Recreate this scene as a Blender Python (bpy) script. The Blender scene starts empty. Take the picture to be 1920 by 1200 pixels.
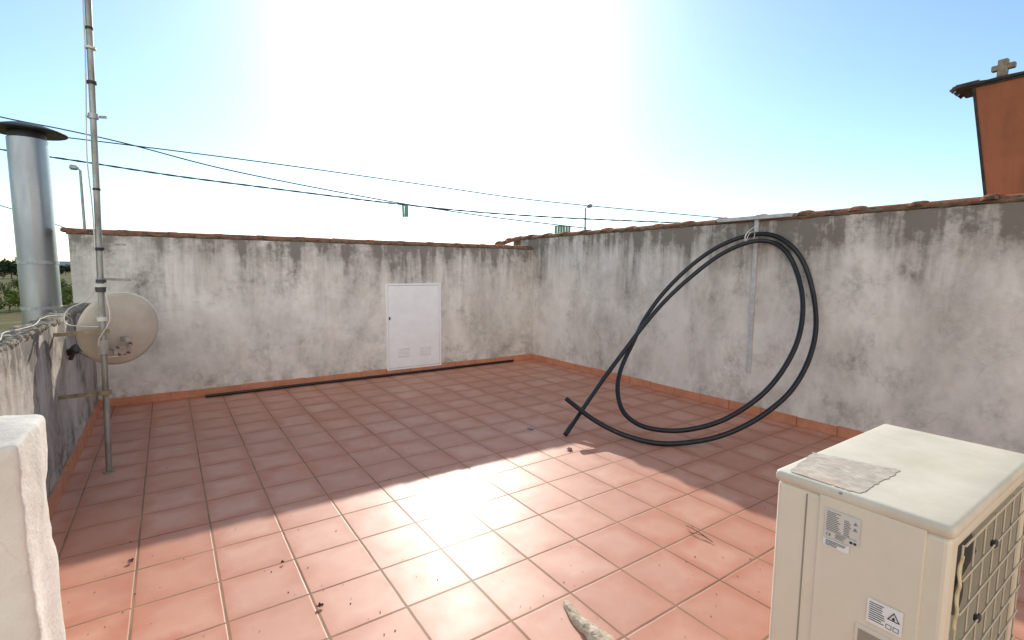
import bpy, bmesh, math, random
from mathutils import Vector, Matrix, noise as mn
random.seed(7)
S=bpy.context.scene; C=S.collection
R=math.radians
# ------------------------------------------------------------------ camera geometry
H=1.3; F=933.0
yaw=R(34.7); pitch=math.atan(95/933); roll=.0075
Z=Vector((0,0,1))
fh=Vector((math.sin(yaw),math.cos(yaw),0)); rh=Vector((math.cos(yaw),-math.sin(yaw),0))
fwd=fh*math.cos(pitch)-Z*math.sin(pitch); up0=fh*math.sin(pitch)+Z*math.cos(pitch)
rgt=rh*math.cos(roll)+up0*math.sin(roll); upc=up0*math.cos(roll)-rh*math.sin(roll)
CAM=Vector((0,0,H))
def ray(u,v): return fwd+rgt*((u-960)/F)-upc*((v-600)/F)
def at_t(u,v,t): return CAM+ray(u,v)*t
def at_z(u,v,z=0.): d=ray(u,v); return CAM+d*((z-H)/d.z)
def at_y(u,v,y): d=ray(u,v); return CAM+d*(y/d.y)
def at_x(u,v,x): d=ray(u,v); return CAM+d*(x/d.x)
cd=bpy.data.cameras.new('camera'); cam=bpy.data.objects.new('camera',cd); C.objects.link(cam)
cd.sensor_width=36; cd.lens=F/1920*36; cd.clip_start=.02; cd.clip_end=9000
M=Matrix((rgt,upc,-fwd)).transposed().to_4x4(); M.translation=CAM; cam.matrix_world=M
S.camera=cam
XR=(at_z(997,673).x+at_z(1590,822).x)/2
_l=at_z(300,752); YB=at_z(997,673).y
KB=max(-.07,min(0.,(YB-_l.y)/(XR-_l.x)))      # the back wall is not quite square to the right wall
def yb(x): return YB+KB*(x-XR)
XL=(at_z(188,760).x+at_z(108,932).x)/2
HB=at_y(560,443,yb(.9)).z; HR=at_x(1450,398,XR).z
GZ=-5.0
# ------------------------------------------------------------------ node helpers
def sset(nt,sock,v):
    if isinstance(v,bpy.types.NodeSocket): nt.links.new(v,sock)
    elif isinstance(v,(tuple,list)) and len(v)==3 and sock.type=='RGBA': sock.default_value=(*v,1)
    else: sock.default_value=v
def N(nt,typ,ins=None,**props):
    n=nt.nodes.new(typ)
    for k,v in props.items(): setattr(n,k,v)
    for k,v in (ins or {}).items(): sset(nt,n.inputs[k],v)
    return n
def mth(nt,op,a,b=0.,c=0.,clamp=False):
    n=N(nt,'ShaderNodeMath',{0:a,1:b,2:c},operation=op); n.use_clamp=clamp; return n.outputs[0]
def mr(nt,v,a,b,c=0.,d=1.):
    return N(nt,'ShaderNodeMapRange',{0:v,1:a,2:b,3:c,4:d}).outputs[0]
def noi(nt,vec,scale,detail=4.,rough=.55,dist=0.):
    return N(nt,'ShaderNodeTexNoise',{'Vector':vec,'Scale':scale,'Detail':min(detail,4.),'Roughness':rough,'Distortion':dist}).outputs['Fac']
def mix(nt,f,a,b,mode='MIX'):
    n=N(nt,'ShaderNodeMix',data_type='RGBA',blend_type=mode)
    sset(nt,n.inputs[0],f); sset(nt,n.inputs[6],a); sset(nt,n.inputs[7],b); return n.outputs[2]
def mapp(nt,vec,sc=(1,1,1),loc=(0,0,0)):
    return N(nt,'ShaderNodeMapping',{'Vector':vec,'Scale':sc,'Location':loc}).outputs[0]
def new_mat(name):
    m=bpy.data.materials.new(name); m.use_nodes=True; nt=m.node_tree
    b=nt.nodes['Principled BSDF']; pos=nt.nodes.new('ShaderNodeTexCoord').outputs['Object']
    return m,nt,b,pos
def bump(nt,b,h,strength=.3,dist=.01):
    sset(nt,b.inputs['Normal'],N(nt,'ShaderNodeBump',{'Height':h,'Strength':strength,'Distance':dist}).outputs[0])
def simple(name,col,rough=.6,var=.25,scale=12.,metal=0.,dark=None,bs=.15,bscale=60.,stretch=(1,1,1)):
    m,nt,b,pos=new_mat(name)
    p=mapp(nt,pos,stretch) if stretch!=(1,1,1) else pos
    f=mr(nt,noi(nt,p,scale,4,.65),.3,.7)
    d=dark or tuple(c*(1-var) for c in col); l=tuple(min(1,c*(1+var*.4)) for c in col)
    sset(nt,b.inputs['Base Color'],mix(nt,f,d,l)); b.inputs['Metallic'].default_value=metal
    sset(nt,b.inputs['Roughness'],mr(nt,f,0,1,min(1,rough+.1),max(0,rough-.1)))
    if bs: bump(nt,b,noi(nt,p,bscale,2),bs,.004)
    return m
def plaster(name,base,dark,zt,streak=1.,blotch=1.,low=.5,top=1.,off=(0,0,0),zl=0.,crack=.2,warm=.3):
    m,nt,b,pos0=new_mat(name)
    pos=mapp(nt,pos0,(1,1,1),off)
    z=N(nt,'ShaderNodeSeparateXYZ',{0:pos0}).outputs[2]
    fine=noi(nt,pos,15,4,.78); finem=mr(nt,fine,.30,.68)
    big=noi(nt,pos,1.2,3,.6,.4); bigm=mr(nt,big,.40,.62)
    cloud=mth(nt,'MULTIPLY',mr(nt,noi(nt,mapp(nt,pos,(1,1,.55)),1.7,4,.66,.3),.42,.70),mth(nt,'MULTIPLY',mth(nt,'MULTIPLY_ADD',finem,.5,.5),.50*blotch))
    m1=mth(nt,'MULTIPLY',mth(nt,'MULTIPLY',mr(nt,noi(nt,pos,3.1,4,.72),.47,.72),mth(nt,'MULTIPLY_ADD',bigm,.8,.2)),mth(nt,'MULTIPLY',finem,.6*blotch))
    # runs of mould below the coping: two widths of streak, uneven reach
    st=mr(nt,noi(nt,mapp(nt,pos,(6.5,6.5,.55)),1.,4,.66,.25),.39,.66)
    st2=mr(nt,noi(nt,mapp(nt,pos,(2.4,2.4,.7),(3,1,0)),1.,4,.7,.5),.36,.62)
    st=mth(nt,'MULTIPLY',st,mth(nt,'MULTIPLY_ADD',st2,.7,.3))
    reach=mr(nt,noi(nt,mapp(nt,pos,(2.2,2.2,.2)),1.,3,.6),.3,.7,.3,1.3)
    hg=mth(nt,'POWER',mth(nt,'DIVIDE',mth(nt,'SUBTRACT',z,mth(nt,'SUBTRACT',zt,reach)),reach,0,True),1.05)
    m2=mth(nt,'MULTIPLY',mth(nt,'MULTIPLY',st,hg),mth(nt,'MULTIPLY_ADD',finem,.5,.7*streak))
    tb=mth(nt,'MULTIPLY',mth(nt,'MULTIPLY',mr(nt,z,zt-.28,zt-.0),mth(nt,'MULTIPLY',mr(nt,noi(nt,pos,6,4,.75),.34,.62),mth(nt,'MULTIPLY_ADD',st2,.6,.4))),.85*top)
    lw=mth(nt,'MULTIPLY',mth(nt,'MULTIPLY',mr(nt,z,zl+.40,zl+.07),mr(nt,noi(nt,pos,7,4,.7),.45,.70)),low)
    tot=mth(nt,'ADD',mth(nt,'ADD',mth(nt,'ADD',m1,cloud),m2),mth(nt,'ADD',tb,lw),0,True)
    lightv=mix(nt,mr(nt,big,.3,.7),tuple(c*.9 for c in base),tuple(min(1,c*1.05) for c in base))
    lightv=mix(nt,mth(nt,'MULTIPLY',mr(nt,noi(nt,pos,4.3,4,.7),.45,.7),warm),lightv,(.58,.46,.345))
    c=mix(nt,mth(nt,'MULTIPLY',tot,.86),lightv,dark)
    if crack:
        vor=N(nt,'ShaderNodeTexVoronoi',{'Vector':mix(nt,.12,pos,N(nt,'ShaderNodeTexNoise',{'Vector':pos,'Scale':3.,'Detail':3.}).outputs['Color']),'Scale':1.5},feature='DISTANCE_TO_EDGE').outputs['Distance']
        cr=mth(nt,'MULTIPLY',mr(nt,vor,.005,.0),mr(nt,big,.52,.62))
        c=mix(nt,mth(nt,'MULTIPLY',cr,crack),c,(.2,.17,.14))
    sset(nt,b.inputs['Base Color'],c); b.inputs['Roughness'].default_value=.9
    b.inputs['Specular IOR Level'].default_value=.15
    h=mth(nt,'ADD',mth(nt,'MULTIPLY',noi(nt,pos,75,2,.6),.3),noi(nt,pos,6,4,.62))
    bump(nt,b,h,.5,.014)
    return m
# ------------------------------------------------------------------ mesh helpers
def obj(name,bm,mat,parent=None,smooth=False):
    bmesh.ops.recalc_face_normals(bm,faces=bm.faces)
    me=bpy.data.meshes.new(name); bm.to_mesh(me); bm.free()
    if smooth:
        for p in me.polygons: p.use_smooth=True
    o=bpy.data.objects.new(name,me); C.objects.link(o)
    if mat: me.materials.append(mat)
    if parent:
        o.parent=parent
        if parent.type=='EMPTY': o.matrix_parent_inverse=Matrix.Translation(-parent.location)
    return o
def shear(bm):
    for v in bm.verts: v.co.y+=KB*(v.co.x-XR)
    return bm
def tag(o,label,cat=None,group=None,kind=None):
    if label: o['label']=label
    if cat: o['category']=cat
    if group: o['group']=group
    if kind: o['kind']=kind
    return o
def thing(name,label,cat,loc,group=None):
    o=bpy.data.objects.new(name,None); C.objects.link(o); o.location=loc; o.empty_display_size=.1
    return tag(o,label,cat,group)
def NB(): return bmesh.new()
def box(bm,lo,hi,bev=0.,seg=2):
    r=bmesh.ops.create_cube(bm,size=1.)
    vs=r['verts']
    for v in vs: v.co=Vector([lo[i]+(v.co[i]+.5)*(hi[i]-lo[i]) for i in range(3)])
    if bev:
        es=list({e for v in vs for e in v.link_edges})
        bmesh.ops.bevel(bm,geom=es,offset=bev,segments=seg,affect='EDGES',profile=.5)
    return bm
def rbox(bm,lo,hi,r=.02,step=.05,amp=.004,freq=6.,amp2=0.,freq2=30.):
    lo=Vector(lo); hi=Vector(hi)
    def lines(a,b):
        L=[a,a+r*.35,a+r]; n=max(1,int((b-a-2*r)/step))
        L+=[a+r+(b-a-2*r)*i/n for i in range(1,n)]
        return L+[b-r,b-r*.35,b]
    g=[lines(lo[i],hi[i]) for i in range(3)]
    cache={}
    def vert(p):
        k=tuple(round(c,5) for c in p)
        if k in cache: return cache[k]
        q=Vector([min(max(p[i],lo[i]+r),hi[i]-r) for i in range(3)])
        d=(p-q); d=d.normalized() if d.length>1e-9 else Z
        w=q+d*r
        w=w+d*(mn.noise(w*freq)*amp+mn.noise(w*freq2+Vector((5,3,1)))*amp2)
        cache[k]=bm.verts.new(w); return cache[k]
    for ax in range(3):
        a,b=[i for i in range(3) if i!=ax]
        for side in (lo[ax],hi[ax]):
            for i in range(len(g[a])-1):
                for j in range(len(g[b])-1):
                    pts=[]
                    for (ii,jj) in ((i,j),(i+1,j),(i+1,j+1),(i,j+1)):
                        p=Vector((0,0,0)); p[ax]=side; p[a]=g[a][ii]; p[b]=g[b][jj]; pts.append(vert(p))
                    try: bm.faces.new(pts)
                    except ValueError: pass
    return bm
def tube(bm,pts,r,sides=10,caps=True):
    pts=[Vector(p) for p in pts]; n=len(pts)
    rr=r if isinstance(r,(list,tuple)) else [r]*n
    tg=[(pts[min(i+1,n-1)]-pts[max(i-1,0)]).normalized() for i in range(n)]
    ref=Vector((0,0,1)) if abs(tg[0].z)<.9 else Vector((1,0,0))
    nv=(ref-tg[0]*ref.dot(tg[0])).normalized(); rings=[]
    for i in range(n):
        nv=(nv-tg[i]*nv.dot(tg[i])).normalized(); bv=tg[i].cross(nv)
        rings.append([bm.verts.new(pts[i]+(nv*math.cos(2*math.pi*k/sides)+bv*math.sin(2*math.pi*k/sides))*rr[i]) for k in range(sides)])
    for i in range(n-1):
        for k in range(sides):
            bm.faces.new((rings[i][k],rings[i][(k+1)%sides],rings[i+1][(k+1)%sides],rings[i+1][k]))
    if caps:
        for rg in (rings[0],rings[-1]): bm.faces.new([bm.verts.new(v.co) for v in rg])   # own vertices: crisp rim
    return bm
def crom(pts,k=10):
    pts=[Vector(p) for p in pts]; P=[pts[0]*2-pts[1]]+pts+[pts[-1]*2-pts[-2]]; out=[]
    for i in range(1,len(P)-2):
        for j in range(k):
            t=j/k; a,b,c,d=P[i-1],P[i],P[i+1],P[i+2]
            out.append(.5*((2*b)+(c-a)*t+(2*a-5*b+4*c-d)*t*t+(3*b-a-3*c+d)*t**3))
    out.append(pts[-1]); return out
def quad(bm,pts):
    return bm.faces.new([bm.verts.new(Vector(p)) for p in pts])
def obar(bm,p0,p1,w,h,side=None):
    p0=Vector(p0);p1=Vector(p1); d=(p1-p0).normalized()
    s=Vector(side) if side else Z
    s=(s-d*s.dot(d)).normalized(); b=d.cross(s)
    vs=[[bm.verts.new(p+s*(a*w/2)+b*(c*h/2)) for a,c in ((-1,-1),(1,-1),(1,1),(-1,1))] for p in (p0,p1)]
    for k in range(4): bm.faces.new((vs[0][k],vs[0][(k+1)%4],vs[1][(k+1)%4],vs[1][k]))
    bm.faces.new(vs[0]); bm.faces.new(vs[1]); return bm
def hexa(bm,lo4,hi4):
    a=[bm.verts.new(Vector(p)) for p in lo4]; b=[bm.verts.new(Vector(p)) for p in hi4]
    for k in range(4): bm.faces.new((a[k],a[(k+1)%4],b[(k+1)%4],b[k]))
    bm.faces.new(a); bm.faces.new(b)
# ------------------------------------------------------------------ materials
TP=.29; TX0=-.173; TY0=2.574; SKP=.31
def tile_mat():
    m,nt,b,pos=new_mat('terracotta_floor_tiles')
    s=N(nt,'ShaderNodeSeparateXYZ',{0:pos})
    wob=mth(nt,'MULTIPLY',mth(nt,'SUBTRACT',noi(nt,pos,9,2),.5),.012)
    u=mth(nt,'ADD',mth(nt,'DIVIDE',mth(nt,'SUBTRACT',s.outputs[0],TX0),TP),wob)
    v=mth(nt,'ADD',mth(nt,'DIVIDE',mth(nt,'SUBTRACT',s.outputs[1],TY0),TP),wob)
    def edge(a):
        f=mth(nt,'FRACT',a); return mth(nt,'MINIMUM',f,mth(nt,'SUBTRACT',1.,f))
    d=mth(nt,'MINIMUM',edge(u),edge(v))
    cid=N(nt,'ShaderNodeCombineXYZ',{0:mth(nt,'FLOOR',u),1:mth(nt,'FLOOR',v),2:3.}).outputs[0]
    wn=N(nt,'ShaderNodeTexWhiteNoise',{'Vector':cid}); rnd=wn.outputs['Value']
    pv=N(nt,'ShaderNodeVectorMath',{0:pos,1:N(nt,'ShaderNodeVectorMath',{0:wn.outputs['Color'],1:(7,7,7)},operation='MULTIPLY').outputs[0]},operation='ADD').outputs[0]
    mot=noi(nt,pv,5,4,.62,.3)
    rim=mr(nt,mth(nt,'ADD',d,mth(nt,'MULTIPLY',mth(nt,'SUBTRACT',mot,.5),.5)),.0,.26)
    inner=mix(nt,mr(nt,noi(nt,pv,2.6,4,.62),.32,.68),(.55,.245,.155),(.65,.36,.26))
    outer=mix(nt,mot,(.47,.165,.095),(.57,.255,.16))
    c=mix(nt,rim,outer,inner)
    c=mix(nt,mth(nt,'MULTIPLY',rnd,.4),c,(.46,.175,.105))
    c=mix(nt,mth(nt,'MULTIPLY',mr(nt,noi(nt,pos,1.4,4,.65),.45,.75),.25),c,(.40,.26,.205))
    c=mix(nt,mth(nt,'MULTIPLY',mr(nt,noi(nt,pos,45,3,.7),.62,.75),.25),c,(.27,.15,.10))
    g=mr(nt,d,.0155,.0110)
    gc=mix(nt,mr(nt,noi(nt,pos,3,4),.35,.65),(.19,.115,.068),(.33,.215,.125))
    c=mix(nt,g,c,gc)
    sset(nt,b.inputs['Base Color'],c)
    ro=mr(nt,noi(nt,pv,6,4,.6),.3,.7,.46,.56)
    sset(nt,b.inputs['Roughness'],mth(nt,'MAXIMUM',ro,mth(nt,'MULTIPLY',g,.9)))
    b.inputs['Specular IOR Level'].default_value=.26
    b.inputs['Coat Weight'].default_value=.12; b.inputs['Coat Roughness'].default_value=.33
    h=mth(nt,'ADD',mr(nt,d,.008,.024),mth(nt,'MULTIPLY',noi(nt,pv,14,3),.12))
    bump(nt,b,h,.4,.004)
    return m
M_floor=tile_mat()
M_back=plaster('back_wall_plaster',(.83,.77,.685),(.150,.128,.102),HB-.06,1.45,1.22,.6,1.25)
M_right=plaster('right_wall_plaster',(.83,.765,.68),(.142,.120,.093),HR-.07,1.55,1.32,.35,1.25,(3.3,1.7,0))
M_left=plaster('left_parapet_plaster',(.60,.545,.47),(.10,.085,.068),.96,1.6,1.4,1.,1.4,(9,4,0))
M_stub=plaster('stub_wall_plaster',(.79,.745,.665),(.25,.21,.17),.9,.4,.4,.2,.5,(5,8,0),0,.2,.2)
M_ext=plaster('house_render',(.86,.79,.69),(.25,.22,.18),-.2,.6,.15,.5,.3,(1,2,3),GZ,0,.15)
def roof_mat():
    m,nt,b,pos=new_mat('weathered_roof_tile')
    c=mix(nt,mr(nt,noi(nt,pos,7,4,.65),.35,.65),(.25,.085,.046),(.40,.15,.082))
    c=mix(nt,mr(nt,noi(nt,pos,14,4,.72),.47,.62),c,(.08,.058,.042))
    c=mix(nt,mth(nt,'MULTIPLY',mr(nt,noi(nt,pos,30,3,.6),.6,.7),.4),c,(.26,.20,.11))
    sset(nt,b.inputs['Base Color'],c); b.inputs['Roughness'].default_value=.95
    b.inputs['Specular IOR Level'].default_value=.1
    bump(nt,b,noi(nt,pos,60,3,.65),.5,.006); return m
M_roof=roof_mat()
M_mortar=simple('lichen_mortar',(.19,.13,.072),.95,.5,15,0,(.06,.042,.028),.5,50)
M_skirt=simple('skirting_terracotta',(.60,.255,.14),.55,.3,8,0,(.50,.185,.09),.15)
M_top=simple('mossy_concrete',(.30,.26,.19),.95,.5,14,0,(.06,.05,.036),.8,40)
M_galv=simple('galvanised_steel',(.50,.51,.50),.5,.25,9,.6,(.27,.27,.25),.1)
M_mast=simple('weathered_mast_steel',(.38,.38,.35),.5,.3,25,.4,(.20,.19,.15),.15,50,(1,1,.2))
M_flue=simple('brushed_flue',(.36,.36,.365),.36,.14,5,.75,(.29,.29,.295),.05,30,(1,1,.25))
M_black=simple('black_metal',(.018,.017,.017),.5,.3,10)
M_tape=simple('black_tape',(.02,.02,.02),.6,.2)
M_hose=simple('black_polyethylene',(.009,.0092,.010),.4,.3,14,0,None,.06,20)
M_white=simple('white_painted_metal',(.91,.89,.86),.45,.06,6,0,(.84,.81,.77),.04)
M_whiteg=simple('grey_white_painted_steel',(.56,.55,.54),.55,.25,20,0,(.42,.40,.385),.1)
M_dish=simple('dish_cream',(.60,.545,.45),.55,.1,7,0,(.50,.45,.36),.05)
M_dishb=simple('dish_bracket',(.40,.35,.28),.55,.3,20,0,(.24,.2,.16),.05)
M_plast=simple('dark_plastic',(.05,.045,.045),.5,.3)
M_rust=simple('rusty_bolt',(.20,.08,.06),.8,.4,40)
M_wcable=simple('white_cable',(.66,.63,.55),.5,.15)
M_gcable=simple('grey_cable',(.34,.31,.26),.6,.2)
M_ac=simple('ac_cream_enamel',(.75,.69,.55),.42,.04,4,0,(.69,.63,.495),.0)
M_actop=simple('ac_lid_enamel',(.68,.62,.49),.6,.1,7,0,(.57,.51,.395),.0)
M_cav=simple('dark_coil',(.03,.027,.023),.8,.4,30)
M_fan=simple('grey_fan_plastic',(.05,.046,.042),.6,.2)
M_wire=simple('cream_wire',(.60,.54,.41),.5,.1)
M_label=simple('sticker_silver',(.66,.64,.58),.5,.06,20)
M_stick=simple('sticker_white',(.83,.83,.80),.5,.04,20)
M_ink=simple('print_ink',(.03,.03,.03),.6,.1,20,0,None,0)
def sheet_mat():
    m,nt,b,pos=new_mat('peeling_label_sheet')
    f=noi(nt,pos,26,4,.75,.5)
    c=mix(nt,mr(nt,f,.40,.62),(.44,.375,.29),(.60,.53,.43))
    ln=N(nt,'ShaderNodeTexNoise',{'Vector':mapp(nt,pos,(150,30,1)),'Scale':1.,'Detail':3.}).outputs['Fac']
    c=mix(nt,mth(nt,'MULTIPLY',mr(nt,ln,.52,.66),.55),c,(.27,.22,.17))
    c=mix(nt,mth(nt,'MULTIPLY',mr(nt,noi(nt,pos,12,4),.55,.68),.5),c,(.60,.41,.29))
    sset(nt,b.inputs['Base Color'],c); b.inputs['Roughness'].default_value=.6
    bump(nt,b,noi(nt,pos,70,3,.7),.3,.003); return m
M_sheet=sheet_mat()
M_foam=simple('torn_foam',(.62,.52,.385),.9,.3,30,0,(.34,.26,.18),.9,90)
M_leaf=simple('dry_leaf',(.14,.04,.025),.8,.5,60)
M_twig=simple('dry_twig',(.20,.11,.06),.9,.4,60)
def orange():
    m,nt,b,pos=new_mat('orange_render')
    c=mix(nt,mr(nt,noi(nt,pos,1.2,4,.65),.35,.65),(.27,.080,.034),(.37,.115,.05))
    c=mix(nt,mth(nt,'MULTIPLY',mr(nt,noi(nt,mapp(nt,pos,(3,3,.6)),1.5,4,.65),.48,.7),.55),c,(.17,.062,.034))
    w=N(nt,'ShaderNodeTexWave',{'Vector':mapp(nt,pos,(1,1.3,.7)),'Scale':.9,'Distortion':9.,'Detail':3.,'Detail Scale':.7}).outputs['Fac']
    c=mix(nt,mth(nt,'MULTIPLY',mr(nt,w,.985,1.),.3),c,(.55,.33,.22))
    sset(nt,b.inputs['Base Color'],c); b.inputs['Roughness'].default_value=.9
    bump(nt,b,noi(nt,pos,20,3),.3,.01); return m
M_orange=orange()
M_stone=simple('weathered_stone',(.33,.245,.165),.95,.5,14,0,(.11,.085,.06),.7,30)
M_cable=simple('dark_cable',(.045,.04,.04),.8,.2)
M_green=simple('green_plastic',(.10,.24,.15),.5,.3,20)
M_cap=simple('black_cap_tile',(.045,.034,.03),.9,.5,12)  # near-black tile colour for the tower cap and corner strip
M_dtile=simple('dark_roof_tile',(.10,.05,.035),.9,.5,9,0,(.03,.024,.02))
# ------------------------------------------------------------------ setting
bm=NB(); quad(bm,((-4000,-4000,GZ),(4000,-4000,GZ),(4000,4000,GZ),(-4000,4000,GZ)))
m,nt,b,pos=new_mat('dry_farmland')
c=mix(nt,mr(nt,noi(nt,pos,.02,4,.6),.4,.6),(.15,.115,.06),(.09,.11,.035))
c=mix(nt,mr(nt,noi(nt,pos,.3,4,.7),.5,.68),c,(.20,.17,.10))
sset(nt,b.inputs['Base Color'],c); b.inputs['Roughness'].default_value=1.; b.inputs['Specular IOR Level'].default_value=.05
tag(obj('ground',bm,m),None,None,None,'structure')
bm=NB(); quad(bm,((XL-.02,-1.7,0),(XR+.02,-1.7,0),(XR+.02,YB+.02,0),(XL-.02,yb(XL)+.03,0)))
tag(obj('floor',bm,M_floor),None,None,None,'structure')
bm=NB(); prev=None
for i in range(61):
    a=R(-60+i*2.2)
    d=2600; hgt=8+34*max(0,mn.noise(Vector((i*.13,2.2,0)))+.25)
    p=Vector((math.sin(a)*d,math.cos(a)*d,GZ-1)); q=p*1.0; q.z=GZ+hgt; r_=p*1.15; r_.z=GZ-1
    cur=[bm.verts.new(p),bm.verts.new(q),bm.verts.new(r_)]
    if prev:
        bm.faces.new((prev[0],cur[0],cur[1],prev[1])); bm.faces.new((prev[1],cur[1],cur[2],prev[2]))
    prev=cur
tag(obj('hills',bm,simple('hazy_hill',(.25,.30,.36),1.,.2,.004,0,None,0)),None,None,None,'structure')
t=thing('house','rendered house body below the tiled roof terrace, with an unseen block added behind to bounce light','house',(2,2,GZ))
bm=NB(); box(bm,(XL-.11,-5.5,GZ),(XR+.17,YB+.12,-.03)); obj('wall',bm,M_ext,t)
bm=NB(); box(bm,(-2.0,-5.4,-.02),(XR-.01,-1.6,3.4)); obj('bounce_block',bm,M_ext,t)  # unseen block added behind the camera to bounce warm sunlight onto the walls
bm=NB(); box(bm,(1.2,-1.62,.02),(2.1,-1.57,2.1),.004,1); dr=obj('door',bm,M_white,t)  # door on the added bounce block, likewise unseen
bm=NB(); tube(bm,[(1.28,-1.57,1.02),(1.28,-1.52,1.02),(1.38,-1.52,1.02)],.01,8); obj('handle',bm,M_galv,dr)
# ------------------------------------------------------------------ coping of ridge tiles
def coping(bm,p0,p1,r0,r1,L=.38,flat=.8,lip=.018,lj=1.):
    p0=Vector(p0);p1=Vector(p1); D=(p1-p0); n=int(round(D.length/L)); L=D.length/n; d=D.normalized(); s=d.cross(Z)
    for i in range(n):
        a=p0+d*(L*i-.03); b_=p0+d*(L*(i+1)+.03); q_=b_-a
        ja=random.uniform(-.004,.004)*lj; jb=random.uniform(-.004,.004)*lj; js=random.uniform(-.006,.006); lp=lip*random.uniform(.6,1.3)
        ringsO=[]
        for f,r,j in ((0,r0+lp*.6,ja+.006*lj),(.04,r0+lp,ja+.008*lj),(.15,r0+lp*.9,ja+.006*lj),(.2,r0,ja),(1,r1,jb)):
            pt=a+q_*f; rg=[]
            for k in range(13):
                th=math.pi*k/12
                rg.append(bm.verts.new(pt+s*(math.cos(th)*r+js)+Z*(math.sin(th)*r*flat+j+mn.noise(pt*9+Vector((k,0,0)))*.003*lj)))
            ringsO.append(rg)
        for q in range(4):
            for k in range(12): bm.faces.new((ringsO[q][k],ringsO[q][k+1],ringsO[q+1][k+1],ringsO[q+1][k]))
        bm.faces.new(ringsO[0]); bm.faces.new(ringsO[4])
def skirting(bm,p0,p1,nrm,h=.08,th=.012):
    p0=Vector(p0);p1=Vector(p1);nrm=Vector(nrm); D=p1-p0; n=int(D.length/SKP); d=D.normalized()
    for i in range(n+1):
        a=p0+d*(SKP*i+.003); b_=p0+d*min(SKP*(i+1)-.003,D.length)
        if (b_-a).length<.02: continue
        hh=h+random.uniform(-.004,.004); tt=th+random.uniform(-.001,.002)
        q=[a,b_,b_+nrm*tt,a+nrm*tt]
        lo=[bm.verts.new(p+Z*.002) for p in q]; hi=[bm.verts.new(p+Z*hh) for p in q]
        for k in range(4): bm.faces.new((lo[k],lo[(k+1)%4],hi[(k+1)%4],hi[k]))
        bm.faces.new(hi); bm.faces.new(lo)
XLO=XL-.12
t=thing('parapet_wall','stained white plaster wall holding the white cabinet, capped with thin terracotta tiles','wall',(2,YB,0))
bm=NB(); box(bm,(XLO,YB,-.02),(XR-.002,YB+.18,HB-.06)); obj('plaster_face',shear(bm),M_back,t)
bm=NB(); rbox(bm,(XLO-.015,YB-.008,HB-.06),(XR-.004,YB+.188,HB-.034),.011,.04,.012,9,.006,40); obj('mortar_bed',shear(bm),M_mortar,t,True)
bm=NB(); coping(bm,(XLO-.02,YB+.09,HB-.040),(XR-.01,YB+.09,HB-.040),.088,.085,.40,.42,.004,.3); obj('coping',shear(bm),M_roof,t)
bm=NB(); skirting(bm,(XR-.014,YB,0),(XL+.02,YB,0),(0,-1,0)); obj('skirting',shear(bm),M_skirt,t)
t=thing('parapet_wall','long stained white plaster wall behind the black hose, capped with ridge tiles','wall',(XR,2,0))
bm=NB(); box(bm,(XR,-2.5,-.02),(XR+.18,YB+.5,HR-.07)); obj('plaster_face',bm,M_right,t)
bm=NB(); rbox(bm,(XR-.010,-2.5,HR-.07),(XR+.190,YB+.5,HR-.042),.011,.04,.014,9,.007,40); obj('mortar_bed',bm,M_mortar,t,True)
bm=NB(); coping(bm,(XR+.09,-2.5,HR-.048),(XR+.09,YB+.5,HR-.048),.094,.086,.38,.40,.017,.6); obj('coping',bm,M_roof,t)
bm=NB(); skirting(bm,(XR,YB-.016,0),(XR,-1.6,0),(-1,0,0)); obj('skirting',bm,M_skirt,t)
# low left parapet with crusty top
t=thing('parapet_wall','low rough grey parapet with crumbling top behind the antenna mast','wall',(XL-.06,3.8,0))
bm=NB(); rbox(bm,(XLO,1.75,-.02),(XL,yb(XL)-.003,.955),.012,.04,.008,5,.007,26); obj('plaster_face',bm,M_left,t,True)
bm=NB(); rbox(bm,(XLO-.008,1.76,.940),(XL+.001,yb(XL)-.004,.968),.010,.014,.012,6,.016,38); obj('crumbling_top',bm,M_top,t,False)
bm=NB(); skirting(bm,(XL,yb(XL)-.02,0),(XL,2.1,0),(1,0,0),.085,.02); obj('skirting',bm,M_skirt,t)
bm=NB(); yy=[1.9+.22*i for i in range(12)]
tube(bm,crom([(XL-.05+.02*math.sin(i*1.7),y,.982+.006*math.cos(i*2.1)) for i,y in enumerate(yy)]+[(XL+.02,4.45,.95),(XL+.025,4.5,.8)],6),.0035,6)
tag(obj('loose_cable',bm,M_gcable,None,True),'loose grey cable trailing along the crumbling top of the low grey parapet','cable')
bm=NB()
pA=at_z(85,773,.87); pB=at_z(40,830,.87)
rbox(bm,(-1.3,pB.y,-.01),(pA.x,pA.y,.87),.018,.03,.016,5,.006,24)
tag(obj('stub_wall',bm,M_stub,None,True),'bright white plastered wall end standing nearest in the left foreground','wall')
bm=NB(); coping(bm,(XR-.33,YB+.38,HB+.0),(XR+.02,YB+.38,HR-.06),.09,.08,.2,.6)
tag(obj('ridge_tile_run',bm,M_roof),'short sloping run of ridge tiles rising behind the corner of the two walls','roof tiles')
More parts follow.
